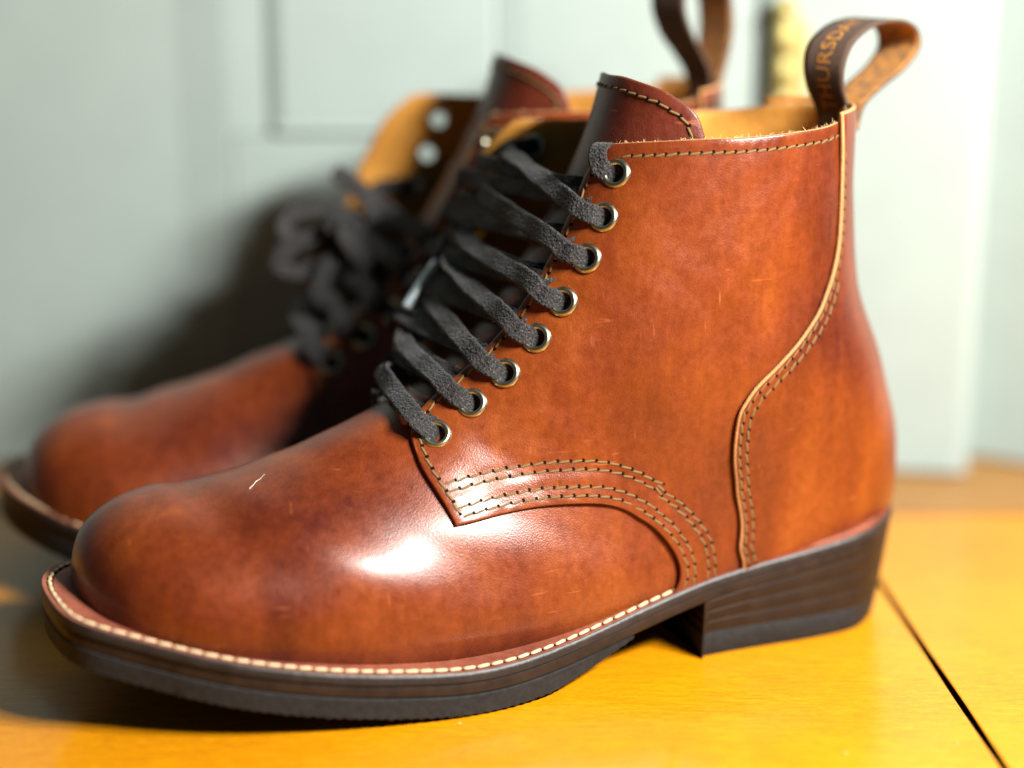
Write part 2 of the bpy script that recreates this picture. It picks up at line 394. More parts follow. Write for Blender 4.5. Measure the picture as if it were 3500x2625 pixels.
def inset2(P, d):                            # outline runs heel > lateral > toe > medial (clockwise seen from above)
    t = np.roll(P, -1, 0) - np.roll(P, 1, 0); t /= np.linalg.norm(t, axis=1, keepdims=True) + 1e-12
    nn = np.c_[t[:, 1], -t[:, 0]]
    return P + nn * np.asarray(d).reshape(-1, 1) if np.ndim(d) else P + nn * d
def loft(name, loops, bandm, mats, parent, cap0=True, cap1=True, smooth=True):
    n = len(loops[0]); v = np.concatenate(loops); f = []; m = []
    for b in range(len(loops) - 1):
        for i in range(n):
            j = (i + 1) % n; f.append((b * n + i, b * n + j, (b + 1) * n + j, (b + 1) * n + i)); m.append(bandm[b])
    if cap0: f.append(tuple(range(n - 1, -1, -1))); m.append(bandm[0])
    if cap1: f.append(tuple(range((len(loops) - 1) * n, len(loops) * n))); m.append(bandm[-1])
    me = mesh(name, v, f, mats, m, smooth)
    import bmesh
    bm = bmesh.new(); bm.from_mesh(me); bmesh.ops.recalc_face_normals(bm, faces=bm.faces[:]); bm.to_mesh(me); bm.free()
    me.set_sharp_from_angle(angle=math.radians(38))
    return obj(name, me, parent)
def zl(P, off): return np.c_[P, ZT(P[:, 0]) + off]

def capsule(ln, r, seg=7, flat=.8):
    v = []; f = []; rings = [(-.5, .35), (-.42, .8), (-.2, 1), (.2, 1), (.42, .8), (.5, .35)]
    for (x, s) in rings:
        for a in range(seg):
            t = 2 * PI * a / seg; v.append((x * ln, math.cos(t) * r * s, math.sin(t) * r * s * flat))
    for b in range(len(rings) - 1):
        for a in range(seg):
            c = (a + 1) % seg; f.append((b * seg + a, b * seg + c, (b + 1) * seg + c, (b + 1) * seg + a))
    f.append(tuple(range(seg - 1, -1, -1))); f.append(tuple((len(rings) - 1) * seg + i for i in range(seg)))
    return v, f
def stitch_mesh(name, ln, r, mat, hole=True):
    mb = MB(); v, f = capsule(ln, r); mb.add(v, f, 0)
    if hole:
        v, f = capsule(r * 2.3, r * 1.45, 8, .38); mb.add([(x + ln * .53, y, z + r * .12) for x, y, z in v], f, 1)
    me = bpy.data.meshes.new(name); me.from_pydata(mb.v, [], mb.f)
    me.materials.append(MATS[mat]); me.materials.append(MATS['stitch_hole'])
    me.polygons.foreach_set('material_index', np.array(mb.m, np.int32)); me.polygons.foreach_set('use_smooth', np.full(len(mb.f), True)); me.update()
    return me
ST_OLIVE = stitch_mesh('stitch', .0039, .00045, 'thread_olive')
ST_WELT = stitch_mesh('welt_stitch', .0042, .00070, 'thread_cream', False)
def place_stitches(name, me, P, N, pitch, parent, tilt=.0, single=True):
    """thread stitches along a polyline P with outward normals N"""
    d = np.r_[0, np.cumsum(np.linalg.norm(np.diff(P, axis=0), axis=1))]
    n = max(1, int(d[-1] / pitch)); s = (np.arange(n) + .5) * d[-1] / n
    p = np.stack([np.interp(s, d, P[:, i]) for i in range(3)], 1); nn = np.stack([np.interp(s, d, N[:, i]) for i in range(3)], 1)
    a = np.stack([np.interp(np.clip(s - pitch * .4, 0, d[-1]), d, P[:, i]) for i in range(3)], 1); b = np.stack([np.interp(np.clip(s + pitch * .4, 0, d[-1]), d, P[:, i]) for i in range(3)], 1)
    t = b - a
    if MIR < 0:
        for q in (p, nn, t): q[:, 1] *= -1
    vs = []; fs = []; ms = []
    base_v = np.array([v.co[:] for v in me.vertices]); base_f = [tuple(q.vertices) for q in me.polygons]; base_m = [q.material_index for q in me.polygons]
    for i in range(n):
        X = t[i] / np.linalg.norm(t[i]); Z = nn[i] - X * (nn[i] @ X); Z /= np.linalg.norm(Z); Y = np.cross(Z, X)
        ct, st = math.cos(tilt + random.uniform(-.06, .06)), math.sin(tilt + random.uniform(-.06, .06))
        X, Y = X * ct + Y * st, Y * ct - X * st
        sl = 1 + random.uniform(-.06, .06)
        M = Matrix(((X[0] * sl, Y[0], Z[0], p[i][0]), (X[1] * sl, Y[1], Z[1], p[i][1]), (X[2] * sl, Y[2], Z[2], p[i][2]), (0, 0, 0, 1)))
        if single: obj(name, me, parent, M)
        else:
            o = len(vs); vs += [tuple(M @ Vector(q)) for q in base_v]; fs += [tuple(j + o for j in q) for q in base_f]; ms += base_m
    if not single:
        m2 = bpy.data.meshes.new(name); m2.from_pydata(vs, [], fs)
        for m in me.materials: m2.materials.append(m)
        m2.polygons.foreach_set('material_index', np.array(ms, np.int32)); m2.polygons.foreach_set('use_smooth', np.full(len(fs), True)); m2.update()
        tag(obj(name + '_row', m2, parent), kind='stuff')
    return p

def eyelet_mesh():
    prof = [(.0028, -.0030), (.0028, .0002), (.0030, .0008), (.0036, .00125), (.0042, .00115), (.0047, .0007), (.0050, .0001), (.0050, -.0003)]
    back = [(.0045, -.0030), (.0044, -.0034), (.0036, -.0037), (.0029, -.0034), (.0028, -.0030)]
    v = []; f = []; n = 32
    for pr, clo in ((prof, 0), (back, 0)):
        o = len(v)
        for r, z in pr:
            for a in range(n): t = 2 * PI * a / n; v.append((r * math.cos(t), r * math.sin(t), z))
        for b in range(len(pr) - 1):
            for a in range(n):
                c = (a + 1) % n; f.append((o + b * n + a, o + b * n + c, o + (b + 1) * n + c, o + (b + 1) * n + a))
    me = bpy.data.meshes.new('eyelet'); me.from_pydata(v, [], f); me.materials.append(MATS['eyelet_brass'])
    me.polygons.foreach_set('use_smooth', np.full(len(f), True)); me.update(); return me
EYE_ME = eyelet_mesh()
def frame(p, n, t=None):
    if MIR < 0: p = p * [1, -1, 1]; n = n * [1, -1, 1]
    z = Vector(n).normalized(); x = Vector((.3, .2, 1)).cross(z).normalized(); y = z.cross(x)
    return Matrix(((x[0], y[0], z[0], p[0]), (x[1], y[1], z[1], p[1]), (x[2], y[2], z[2], p[2]), (0, 0, 0, 1)))

def ribbon(mb, P, N, width=.0066, thick=.0013, wends=(1, 1), n=9, m=0, wob=.00012):
    """flat woven lace swept along control points P with face normals N"""
    P = np.array(P, float); N = np.array(N, float)
    for i in range(1, len(N)):
        if N[i] @ N[i - 1] < 0: N[i] *= -1
    D = dense(np.c_[P, N], n); p = D[:, :3]; nn = D[:, 3:]
    d = np.r_[0, np.cumsum(np.linalg.norm(np.diff(p, axis=0), axis=1))]; q = max(6, int(d[-1] / .0011)); s = np.linspace(0, d[-1], q)
    p = np.stack([np.interp(s, d, p[:, i]) for i in range(3)], 1); nn = np.stack([np.interp(s, d, nn[:, i]) for i in range(3)], 1)
    t = np.gradient(p, axis=0); t /= np.linalg.norm(t, axis=1, keepdims=True) + 1e-12
    nn = nn - t * (nn * t).sum(1, keepdims=True); nn /= np.linalg.norm(nn, axis=1, keepdims=True) + 1e-12
    wv = np.cross(t, nn)
    cs = [(-1, 0), (-.92, .75), (-.72, 1.05), (-.5, .78), (-.25, 1.1), (0, .80), (.25, 1.1), (.5, .78), (.72, 1.05), (.92, .75), (1, 0), (.92, -.75), (.7, -1), (.25, -1.05), (-.25, -1.05), (-.7, -1), (-.92, -.75)]
    u = s / d[-1]; L = d[-1]
    we = np.minimum(1, wends[0] + (1 - wends[0]) * np.clip(s / .007, 0, 1)) * np.minimum(1, wends[1] + (1 - wends[1]) * np.clip((L - s) / .007, 0, 1))
    ph = random.uniform(0, 9)
    we = we * (1 + .03 * np.sin(s * 300 + ph) + .02 * np.sin(s * 710 + ph * 2))
    v = []; f = []; K = len(cs)
    for i in range(q):
        for a, b in cs:
            jit = random.uniform(-1, 1) * wob
            v.append(p[i] + wv[i] * (a * width / 2 * we[i] + jit * .6) + nn[i] * (b * thick / 2 * (1 + .5 * (1 - we[i])) + jit * .5 + .0004 * math.sin(s[i] * 300 + ph) * a))
    for i in range(q - 1):
        for a in range(K):
            c = (a + 1) % K; f.append((i * K + a, i * K + c, (i + 1) * K + c, (i + 1) * K + a))
    f.append(tuple(range(K - 1, -1, -1))); f.append(tuple((q - 1) * K + i for i in range(K)))
    mb.add(v, f, m); return p, nn, wv

def fuzz(name, pts, nrms, mat, parent, n, ln, wd, spread=1.0):
    """short loose fibres standing off a surface: thin two-sided slivers"""
    v = []; f = []
    idx = RNG.integers(0, len(pts), n)
    for i in idx:
        b = pts[i]; dr = nrms[i] + RNG.normal(size=3) * spread; dr /= np.linalg.norm(dr); l = ln * RNG.uniform(.4, 1.3)
        sd = np.cross(dr, RNG.normal(size=3)); sd /= np.linalg.norm(sd) + 1e-9; bend = RNG.normal(size=3) * l * .3
        o = len(v); v += [b - sd * wd, b + sd * wd, b + dr * l * .55 + bend * .5 + sd * wd * .7, b + dr * l * .55 + bend * .5 - sd * wd * .7, b + dr * l + bend]
        f += [(o, o + 1, o + 2, o + 3), (o + 3, o + 2, o + 4)]
    o = obj(name, mesh(name, v, f, mat), parent); tag(o, kind='stuff'); return o

# ------------------------------------------------------------------ the setting
def build_setting():
    # wooden boards
    mb = MB(); mb.box(-1.2, 1.3, .02, 1.1, -.06, -.022, 0)
    fl = obj('floor', mesh('floor', mb.v, mb.f, 'gap_black', smooth=False, mirror=False)); tag(fl, kind='structure')
    def board(x0, x1, y0, y1, mat, sk=0.0):
        v = [(x0[0], y0, -.02), (x1[0], y0, -.02), (x1[1], y1, -.02), (x0[1], y1, -.02), (x0[0], y0, 0), (x1[0], y0, 0), (x1[1], y1, 0), (x0[1], y1, 0)]
        o = obj('plank', mesh('plank', v, [(3, 2, 1, 0), (4, 5, 6, 7), (0, 1, 5, 4), (1, 2, 6, 5), (2, 3, 7, 6), (3, 0, 4, 7)], (mat, 'gap_black'), [0, 0, 1, 1, 1, 1], smooth=False, mirror=False), fl)
        bevel_obj(o, .0006, 2); return o
    # seam runs towards the wall: x=.1369 at y=.6416, .1437 at y=.4855
    sx = lambda y: .1369 + (.6416 - y) * .0436
    g = .0010
    board((-1.1, -1.1), (sx(.03) - g, sx(.7175) - g), .03, .7175, 'wood')
    board((sx(.03) + g, sx(.7175) + g), (1.2, 1.2), .03, .7175, 'wood')
    board((-1.1, -1.1), (1.2, 1.2), .7189, .84, 'wood_brown')
    # panelled door and its frame: profile of face offsets along x, extruded upwards
    def slab(name, prof, z0, z1, back, parent, mat='paint'):
        """prof: list of (x, y) front face, extruded z0..z1, closed at y=back"""
        n = len(prof); v = [(x, y, z0) for x, y in prof] + [(x, y, z1) for x, y in prof] + [(prof[0][0], back, z0), (prof[-1][0], back, z0), (prof[0][0], back, z1), (prof[-1][0], back, z1)]
        f = [(i, i + 1, n + i + 1, n + i) for i in range(n - 1)]
        a, b, c, d = 2 * n, 2 * n + 1, 2 * n + 2, 2 * n + 3
        f += [(a, 0, n, c), (n - 1, b, d, 2 * n - 1), (b, a, c, d), tuple(range(n - 1, -1, -1)) + (a, b), tuple(range(n, 2 * n)) + (d, c)]
        return obj(name, mesh(name, v, f, mat, smooth=False, mirror=False), parent)
    door = empty('panel_door', (0, .80, 0)); tag(door, 'pale grey green panelled door standing behind the boots', 'door')
    Y = lambda y: y - .80
    Z1 = .75
    s1 = slab('stile', [(-.60, Y(.7835)), (-.1440, Y(.7885)), (-.1215, Y(.7862))], .001, Z1, Y(.81), door)
    s2 = slab('groove', [(-.1215, Y(.7864)), (-.1050, Y(.7874))], .149, Z1, Y(.81), door)
    s3 = slab('panel', [(-.1050, Y(.7868)), (-.0985, Y(.7842)), (-.0080, Y(.7850)), (-.0065, Y(.7862))], .149, Z1, Y(.81), door)
    s4 = slab('rail', [(-.1213, Y(.7866)), (-.0005, Y(.7856)), (.1040, Y(.7852))], .001, .1485, Y(.81), door)
    s5 = slab('stile', [(-.0063, Y(.7880)), (.0055, Y(.7866)), (.0500, Y(.7862)), (.1040, Y(.7850))], .149, Z1, Y(.81), door)
    for o in (s1, s3, s4, s5): bevel_obj(o, .0012, 3)
    # lower edge of the raised panel overhangs the rail a little
    mb = MB(); mb.box(-.1030, -.0067, Y(.7836), Y(.7875), .1492, .1540)
    o = obj('moulding', mesh('moulding', mb.v, mb.f, 'paint', smooth=False, mirror=False), door); bevel_obj(o, .002, 3)
    fr = empty('door_frame', (0, .80, 0)); tag(fr, 'pale painted door frame behind the heels, right of the brass hinge', 'door frame')
    o = slab('jamb', [(.1056, Y(.7815)), (.1950, Y(.7690)), (.1985, Y(.7690)), (.2020, Y(.7715))], .001, Z1, Y(.81), fr); bevel_obj(o, .0015, 3)
    o = slab('architrave', [(.2022, Y(.7730)), (.2045, Y(.8000)), (.262, Y(.7680)), (.60, Y(.7680))], .001, Z1, Y(.82), fr); bevel_obj(o, .0012, 3)
    mb = MB(); mb.box(-.60, .60, Y(.822), Y(.86), .001, Z1)
    o = obj('wall', mesh('wall', [(x, y + .80, z) for x, y, z in mb.v], mb.f, 'gap_dark', smooth=False, mirror=False)); tag(o, kind='structure')
    # hinge: knuckles on a pin, with a leaf
    h = empty('brass_hinge', (.1140, .7775, .155)); tag(h, 'brass hinge with round knuckles on the pale door frame', 'hinge')
    def cyl(name, r, z0, z1, seg=24, dome=0.0):
        v = []; f = []; pr = [(r * .8, z0), (r, z0 + .0006), (r, z1 - .0006), (r * .8, z1)]
        if dome: pr += [(r * 1.15, z1 + .001), (r * 1.2, z1 + .004), (r * .9, z1 + .007), (r * .3, z1 + .0085)]
        for rr, z in pr:
            for a in range(seg): t = 2 * PI * a / seg; v.append((rr * math.cos(t), rr * math.sin(t), z))
        for b in range(len(pr) - 1):
            for a in range(seg): c = (a + 1) % seg; f.append((b * seg + a, b * seg + c, (b + 1) * seg + c, (b + 1) * seg + a))
        f.append(tuple(range(seg - 1, -1, -1))); f.append(tuple((len(pr) - 1) * seg + i for i in range(seg)))
        return obj(name, mesh(name, v, f, 'brass', mirror=False), h)
    for i in range(3): cyl('knuckle', .0047, i * .0142, i * .0142 + .0139)
    cyl('pin_head', .0047, .0427, .0440, dome=1)
    mb = MB(); mb.box(-.0015, .0105, -.0012, .0003, .0, .0425)
    bevel_obj(obj('leaf', mesh('leaf', mb.v, mb.f, 'brass', smooth=False, mirror=False), h), .0004, 2)
build_setting()

# ------------------------------------------------------------------ a boot
def feather(k, sgn=1):                       # f at which the upper dips 3 mm below the welt
    f = np.linspace(1.0, PI, 600); p = S(np.full_like(f, k), f * sgn); d = p[:, 2] - (ZT(p[:, 0]) - .004); i = np.where(d < 0)[0]
    return f[i[0]] if len(i) else None

def make_boot(near, label, mir, loc, rz):
    global MIR
    MIR = mir; FSIGN[0] = -1 if near else 1; FLAP_OUT[0] = (.12, -.75, .06) if near else (.42, -.30, .12)
    root = empty('boot', loc, rz); tag(root, label, 'boot', 'pair of brown leather lace-up boots')
    # ---- vamp: the whole lower shell
    kk = np.r_[np.linspace(4.35, 12, 150), np.linspace(12, 14, 50)[1:]]; ff = np.linspace(-PI, PI, 181)[:-1]
    K, Fm = np.meshgrid(kk, ff, indexing='ij'); G = S(K, Fm)
    n_, _, _ = nrm(S, np.clip(K, None, 13.98), Fm)
    creas = .00025 * np.sin(K * 3.1 + np.sin(Fm * 2.0) * 2) * np.exp(-((K - 7.4) / 1.4) ** 2) + .0002 * np.sin(K * 5.3 + Fm * 3.0) * np.exp(-((K - 8) / 2.) ** 2)
    G = G + n_ * creas[..., None]
    G[..., 2] = np.maximum(G[..., 2], ZT(G[..., 0]) - .0055)
    a, b = len(kk), len(ff); v = G.reshape(-1, 3); f = []
    for i in range(a - 1):
        for j in range(b):
            j2 = (j + 1) % b; f.append((i * b + j, (i + 1) * b + j, (i + 1) * b + j2, i * b + j2))
    f.append(tuple((a - 1) * b + j for j in range(b)))
    obj('vamp', mesh('vamp', v, f, 'leather'), root)
    # ---- tongue
    TS = [(-.60,0),(-.595,.3),(-.49,.69),(-.365,.905),(-.22,1.06),(-.03,1.15),(.25,1.2),(1.2,1.15),(2.6,.95),(4.2,.8),(5.6,.7)]
    tl = dense(TS); tr = tl.copy(); tr[:, 1] *= -1
    to, _ = panel('tongue', [tl, np.array([(5.6, .7), (5.6, -.7)]), tr[::-1]], S, -.0008, -.0030, ('leather_tongue', 'raw_edge_dark', 'flesh'), root, 1.8)
    tp = np.concatenate([tr[::-1], tl[1:]]); off = offset_curve(S, tp, .0042, -1)
    if not inpoly(off[10:11], np.concatenate([tl, tr[::-1]]))[0]: off = offset_curve(S, tp, .0042, 1)
    off = off[(off[:, 0] < 1.0)]
    N, _, _ = nrm(S, off[:, 0], off[:, 1]); place_stitches('tongue_stitch', ST_OLIVE, at(S, off[:, 0], off[:, 1], -.0006), N, .0040, to, .12, near)
    # ---- quarters
    qf = dense(QFRONT); qb = dense(QBOT); cl = dense(COLLAR)
    kb = np.linspace(6.55, 4.6, 40); fe = [(k, feather(k)) for k in kb]; fe = np.array([p for p in fe if p[1] is not None])
    fe = fe[fe[:, 1] > 2.05]
    kend = fe[-1, 0]
    rows_kf = []
    qb_ext = dense([(7.3, 1.165), (7.0, 1.195)] + QBOT)
    for d in (.0026, .0055, .0112, .0140):
        rows_kf.append(offset_curve(S, qb_ext, d, 1))
    quarters = []
    FS = FSIGN[0]
    for sg in (-FS, FS):
        surf = SM if sg == FS else S
        flipf = np.array([1, sg])
        segs = [qf * flipf, qb * flipf, np.concatenate([[(6.55, 2.12)], fe[1:], [(kend - .05, PI - .012)]]) * flipf, np.array([(kend - .05, PI - .012), (2.2, PI - .012), (-.11, PI - .012)]) * flipf, np.concatenate([[( -.11, PI - .012)], cl[::-1][1:]]) * flipf]
        poly = np.concatenate(segs)
        # stitched rows that lie inside this piece
        rows = []
        front3 = at(surf, (qf * flipf)[:, 0], (qf * flipf)[:, 1])
        test = offset_curve(S, qb_ext, .003, 1); sd = 1 if inpoly(test[20:60:4], np.concatenate([qf, qb, fe, [(2.2, PI)], cl[::-1]])).mean() > .5 else -1
        for d in (.0026, .0055, .0112, .0140):
            r = offset_curve(S, qb_ext, d, sd) * flipf
            p3 = at(surf, r[:, 0], r[:, 1]); ok = inpoly(r, poly) & (np.linalg.norm(p3[:, None] - front3[None], axis=-1).min(1) > .0031) & (p3[:, 2] > ZT(p3[:, 0]) - .0005)
            rows.append(r[ok])
        fo = None
        for s_ in (1, -1):
            c = offset_curve(surf, qf * flipf, .0027, s_)
            if inpoly(c[20:120:10], poly).mean() > .5: fo = c
        fo = fo[(fo[:, 0] > .33)]
        p3 = at(surf, fo[:, 0], fo[:, 1]); b3 = at(surf, (qb * flipf)[:, 0], (qb * flipf)[:, 1])
        fo = fo[np.linalg.norm(p3[:, None] - b3[None], axis=-1).min(1) > .0022]
        co = None
        for s_ in (1, -1):
            c = offset_curve(surf, cl * flipf, .0046, s_)
            if inpoly(c[20:80:10], poly).mean() > .5: co = c
        co = co[np.abs(co[:, 1]) > .56]; co = co[np.abs(co[:, 1]) < 2.36]
        groove = [at(surf, r[:, 0], r[:, 1]) for r in rows + [co]]
        gp = np.concatenate([even(g, .0008, False) for g in groove if len(g) > 3])
        eye3 = at(surf, np.array([e[0] for e in EYES]), np.array([e[1] for e in EYES]) * sg)
        def dh(kf, base):
            d = np.full(len(base), 9.)
            for i in range(0, len(base), 2000): d[i:i + 2000] = np.sqrt(((base[i:i + 2000, None] - gp[None]) ** 2).sum(-1)).min(1)
            h = -.00034 * np.exp(-(d / .0009) ** 2)
            de = np.linalg.norm(base[:, None] - eye3[None], axis=-1).min(1)
            h = h - .00055 * np.exp(-(de / .0062) ** 2)
            x, z = base[:, 0], base[:, 2]
            h = h + .00035 * np.sin(x * 130 + z * 60) * np.sin(z * 95 - x * 40 + 1) + .00018 * np.sin(x * 310 + 2 * np.sin(z * 120)) * np.sin(z * 260)
            return h
        q, _ = panel('quarter', segs, surf, .0019, .0002, ('leather', 'raw_edge_dark', 'flesh', 'raw_edge'), root, 1.35, [(k, f_ * sg, .0031) for k, f_ in EYES], [3 if sg == FS else 1, 1, 1, 1, 3], dh)
        quarters.append(q)
        hs = .0019 + .00002
        for r, pt in [(r, .0041) for r in rows] + [(fo, .0042), (co, .0036)]:
            if len(r) < 4: continue
            N, _, _ = nrm(surf, r[:, 0], r[:, 1]); P3 = at(surf, r[:, 0], r[:, 1]); P3 = P3 + N * (hs + dh(r, P3))[:, None]
            place_stitches('stitch', ST_OLIVE, P3, N, pt, q, .16, near and sg > 0)
        # eyelets
        for k, f_ in EYES:
            kf = np.array([[k, f_ * sg]]); N, _, _ = nrm(surf, kf[:, 0], kf[:, 1]); p = at(surf, kf[:, 0], kf[:, 1], .0016)[0]
            obj('eyelet', EYE_ME, root, frame(p, N[0]))
        # frayed collar edge
        cc = resample(surf, cl * flipf, .0004); cp = at(surf, cc[:, 0], cc[:, 1], .0009); up = np.tile([0, 0, 1.], (len(cp), 1))
        if near or sg < 0: fuzz('fray', cp, up, 'fray', q, 240, .0010, .00006, .8)
    # ---- heel counter with back strip
    ce = dense(COUNTER); cm = ce.copy(); cm[:, 1] = 2 * PI - cm[:, 1]
    ceb = np.array([(k, feather(k)) for k in np.linspace(6.0, 4.6, 30) if feather(k) is not None]); ceb = ceb[ceb[:, 1] > 2.16]
    cb = np.concatenate([[ce[-1]], ceb, [(ceb[-1, 0] - .03, PI)]]); cbm = cb.copy(); cbm[:, 1] = 2 * PI - cbm[:, 1]
    top = dense([(-.14, 2.298), (-.17, 2.7), (-.18, PI), (-.17, 2 * PI - 2.7), (-.14, 2 * PI - 2.298)])
    segs = [ce, cb, cbm[::-1][1:], cm[::-1], top[::-1]]
    poly = np.concatenate(segs)
    cst = []
    for d in (.0020, .0047):
        for s_ in (1, -1):
            c = offset_curve(S, ce, d, s_)
            if inpoly(c[40:180:20], poly).mean() > .5:
                p3 = at(S, c[:, 0], c[:, 1]); cst.append(c[(c[:, 0] > (.3 if d < .003 else 1.9)) & (p3[:, 2] > ZT(p3[:, 0]) + .001)])
    gp2 = np.concatenate([even(at(S, c[:, 0], c[:, 1]), .0008, False) for c in cst])
    def dh2(kf, base):
        d = np.full(len(base), 9.)
        for i in range(0, len(base), 2000): d[i:i + 2000] = np.sqrt(((base[i:i + 2000, None] - gp2[None]) ** 2).sum(-1)).min(1)
        x, z = base[:, 0], base[:, 2]
        return -.0003 * np.exp(-(d / .0009) ** 2) + .0003 * np.sin(x * 90 + z * 70) * np.sin(z * 80)
    ctr, _ = panel('heel_counter', segs, S, .0036, .0019, ('leather', 'raw_edge', 'flesh'), root, 1.7, (), None, dh2, .0003, .0008, True)
    for c in cst:
        N, _, _ = nrm(S, c[:, 0], c[:, 1]); P3 = at(S, c[:, 0], c[:, 1]); P3 = P3 + N * (.00362 + dh2(c, P3))[:, None]
        place_stitches('counter_stitch', ST_OLIVE, P3, N, .0039, ctr, .16, near)
    # ---- welt, midsole, outsole, heel
    O = OUTL
    fwd = np.clip((O[:, 0] - .09) / .02, 0, 1)          # the stitched welt narrows to a rand at the heel
    ins = lambda d: inset2(O, d)
    wl = [zl(ins(.018), -.001), zl(ins(.0075), 0), zl(ins(.0042), .0001), zl(ins(.0037), -.0003), zl(ins(.0023), -.0003), zl(ins(.0019), 0), zl(ins(.0008), 0), zl(ins(.0003), -.0004), zl(ins(.0), -.0012), zl(ins(.0), -.0031), zl(ins(.003), -.0033)]
    wl_m = [0, 0, 0, 0, 0, 0, 1, 1, 1, 1]
    we = loft('welt', wl, wl_m, ('leather_welt', 'welt_edge'), root)
    path = ins(.0030); m0 = int(np.argmax(O[:, 0]))
    seq = path[(path[:, 0] > .090)]; # ordered lateral -> toe -> medial
    P3 = zl(seq, .00025); N = np.tile([0, 0, 1.], (len(P3), 1))
    place_stitches('welt_stitch', ST_WELT, P3, N, .0047, we, .10, True)
    ml = [zl(ins(.004), -.0030), zl(ins(.0009), -.0031), zl(ins(.0006), -.0036), zl(ins(.0006), -.0072), zl(ins(.0010), -.0076), zl(ins(.006), -.0077)]
    obj_ = loft('midsole', ml, [0] * 5, ('sole_edge',), root)
    # rubber forepart
    o2 = even(np.r_[O[(O[:, 0] > .110)], O[(O[:, 0] > .110)][:1]], .0008, False)[:-1]
    i0 = np.argmin(o2[:, 0] + (o2[:, 1] < 0)); 
    def rub(P, ins_, frac, serr=0.0):
        Q = inset2(P, ins_); th = .0072 * np.clip((P[:, 0] - .108) / .034, .02, 1) ** .8
        z = ZT(P[:, 0]) - .0078 - th * frac
        if serr: z = z + serr * ((np.arange(len(P)) // 2) % 2) + RNG.normal(size=len(P)) * serr * .25
        return np.c_[Q, z]
    rl = [rub(o2, .006, 0), rub(o2, .0010, 0), rub(o2, .0004, .06), rub(o2, .0005, .55), rub(o2, .0006, .92, .0002), rub(o2, .0012, 1.0, .0004), rub(o2, .008, 1.0)]
    loft('outsole', rl, [0] * 6, ('rubber',), root)
    # heel: stacked lifts and a rubber top lift
    hp = O[O[:, 0] < .0835]; lat_ = hp[hp[:, 1] > 0]; med_ = hp[hp[:, 1] <= 0]
    lat_ = lat_[np.argsort(lat_[:, 0])]; med_ = med_[np.argsort(-med_[:, 0])]
    ys = np.linspace(lat_[-1, 1], med_[0, 1], 26); br = np.c_[.0845 - .002 * (1 - ((ys - ys.mean()) / (ys[0] - ys[-1]) * 2) ** 2), ys]
    H0 = np.concatenate([lat_, br, med_])
    ft = .62
    def hl(frac, d):                           # frac 0 at the midsole, 1 on the ground; heel tapers downwards
        ztop = ZT(H0[:, 0]) - .0078; z = np.where(frac <= ft, ztop + (.0088 - ztop) * min(frac / ft, 1), .0088 * (1 - frac) / (1 - ft))
        Q = inset2(H0, .0008 + .0026 * frac + d); tx = .0024 * frac * np.clip(1 - H0[:, 0] / .05, 0, 1)
        keepx = np.clip((H0[:, 0] - .07) / .013, 0, 1)[:, None]; Q = Q * (1 - keepx) + keepx * np.c_[H0[:, 0], Q[:, 1]]
        return np.c_[Q[:, 0] + tx, Q[:, 1], z]
    def lift(name, f0, f1, mat, par):
        e = .006
        return loft(name, [hl(f0, .006), hl(f0, .00010), hl(f0 + e, 0), hl(f1 - e, 0), hl(f1, .00008), hl(f1, .006)], [0] * 5, (mat,), par)
    hm = lift('heel', 0.0, .21, 'heel_stack', root)
    lift('heel_lift', .211, .41, 'heel_stack', hm); lift('heel_lift', .411, ft - .001, 'heel_stack', hm)
    lift('top_lift', ft, .998, 'rubber', hm)
    # ---- lace
    mb = MB(); EK = np.array([e[0] for e in EYES]); EF = np.array([e[1] for e in EYES]); allp = []; alln = []
    qk = np.array(QFRONT); ef = lambda k: float(np.interp(k, qk[:12, 0], qk[:12, 1]))
    L1 = lambda k, f_, h: at(S, np.array([k]), np.array([-FS * f_]), h)[0]; LN = lambda k, f_: nrm(S, np.array([k]), np.array([-FS * f_]))[0][0]
    M1 = lambda k, f_, h: at(SM, np.array([k]), np.array([FS * f_]), h)[0]; MN = lambda k, f_: nrm(SM, np.array([k]), np.array([FS * f_]))[0][0]
    def rib(P, N, **kw):
        p, n, wv = ribbon(mb, P, N, **kw); allp.append(p + n * .0007); alln.append(n); allp.append(p - n * .0007); alln.append(-n)
        allp.append(p + wv * .003); alln.append(wv); allp.append(p - wv * .003); alln.append(-wv)
    for i in (range(8) if near else range(5)):                        # from a near eyelet up over the edge to the next far eyelet
        k, f_ = EYES[i]; e = ef(k - .15); j = random.uniform(-1, 1)
        n0 = LN(k, f_)
        sk = .5 + .5 * min(1, k / 3)
        P = [L1(k + .02, f_ + .035, -.0045), L1(k, f_ - .005, .0002), L1(k - .008, f_ - .085, .0040), L1(k - .05 * sk, (f_ + e) / 2 - .02, .0042), L1(k - .20 * sk, e - .035, .0042)]
        N = [n0, n0, n0, n0, LN(k - .2, e)]
        if i < 7:
            k2, f2 = EYES[i + 1]; dk = k - k2
            mid = (L1(k - .5 * dk, .0, .004) * .5 + M1(k2 + .2, ef(k2), .0) * .5) + np.array([.001, 0, .002]) + RNG.normal(size=3) * .0013
            P += [mid, M1(k2 + .10, (f2 + ef(k2)) / 2, -.0030), M1(k2, f2, -.0022), M1(k2 - .02, f2 + .02, .001)]
            N += [RNG.normal(size=3) * .35 + LN(k - .3, 0) * .6 + MN(k2, .3) * .0 + np.array([0, -.5 * FS, .3]), -MN(k2, f2), -MN(k2, f2), -MN(k2, f2)]
        else:
            P = [L1(k + .03, f_ + .03, -.004), L1(k, f_ - .03, .0002), L1(k - .03, f_ - .12, .0038), L1(k - .20, f_ - .19, .0048), L1(k - .33, f_ - .23, .0018), L1(k - .27, f_ - .22, -.004), L1(k + .1, f_ - .2, -.006)]
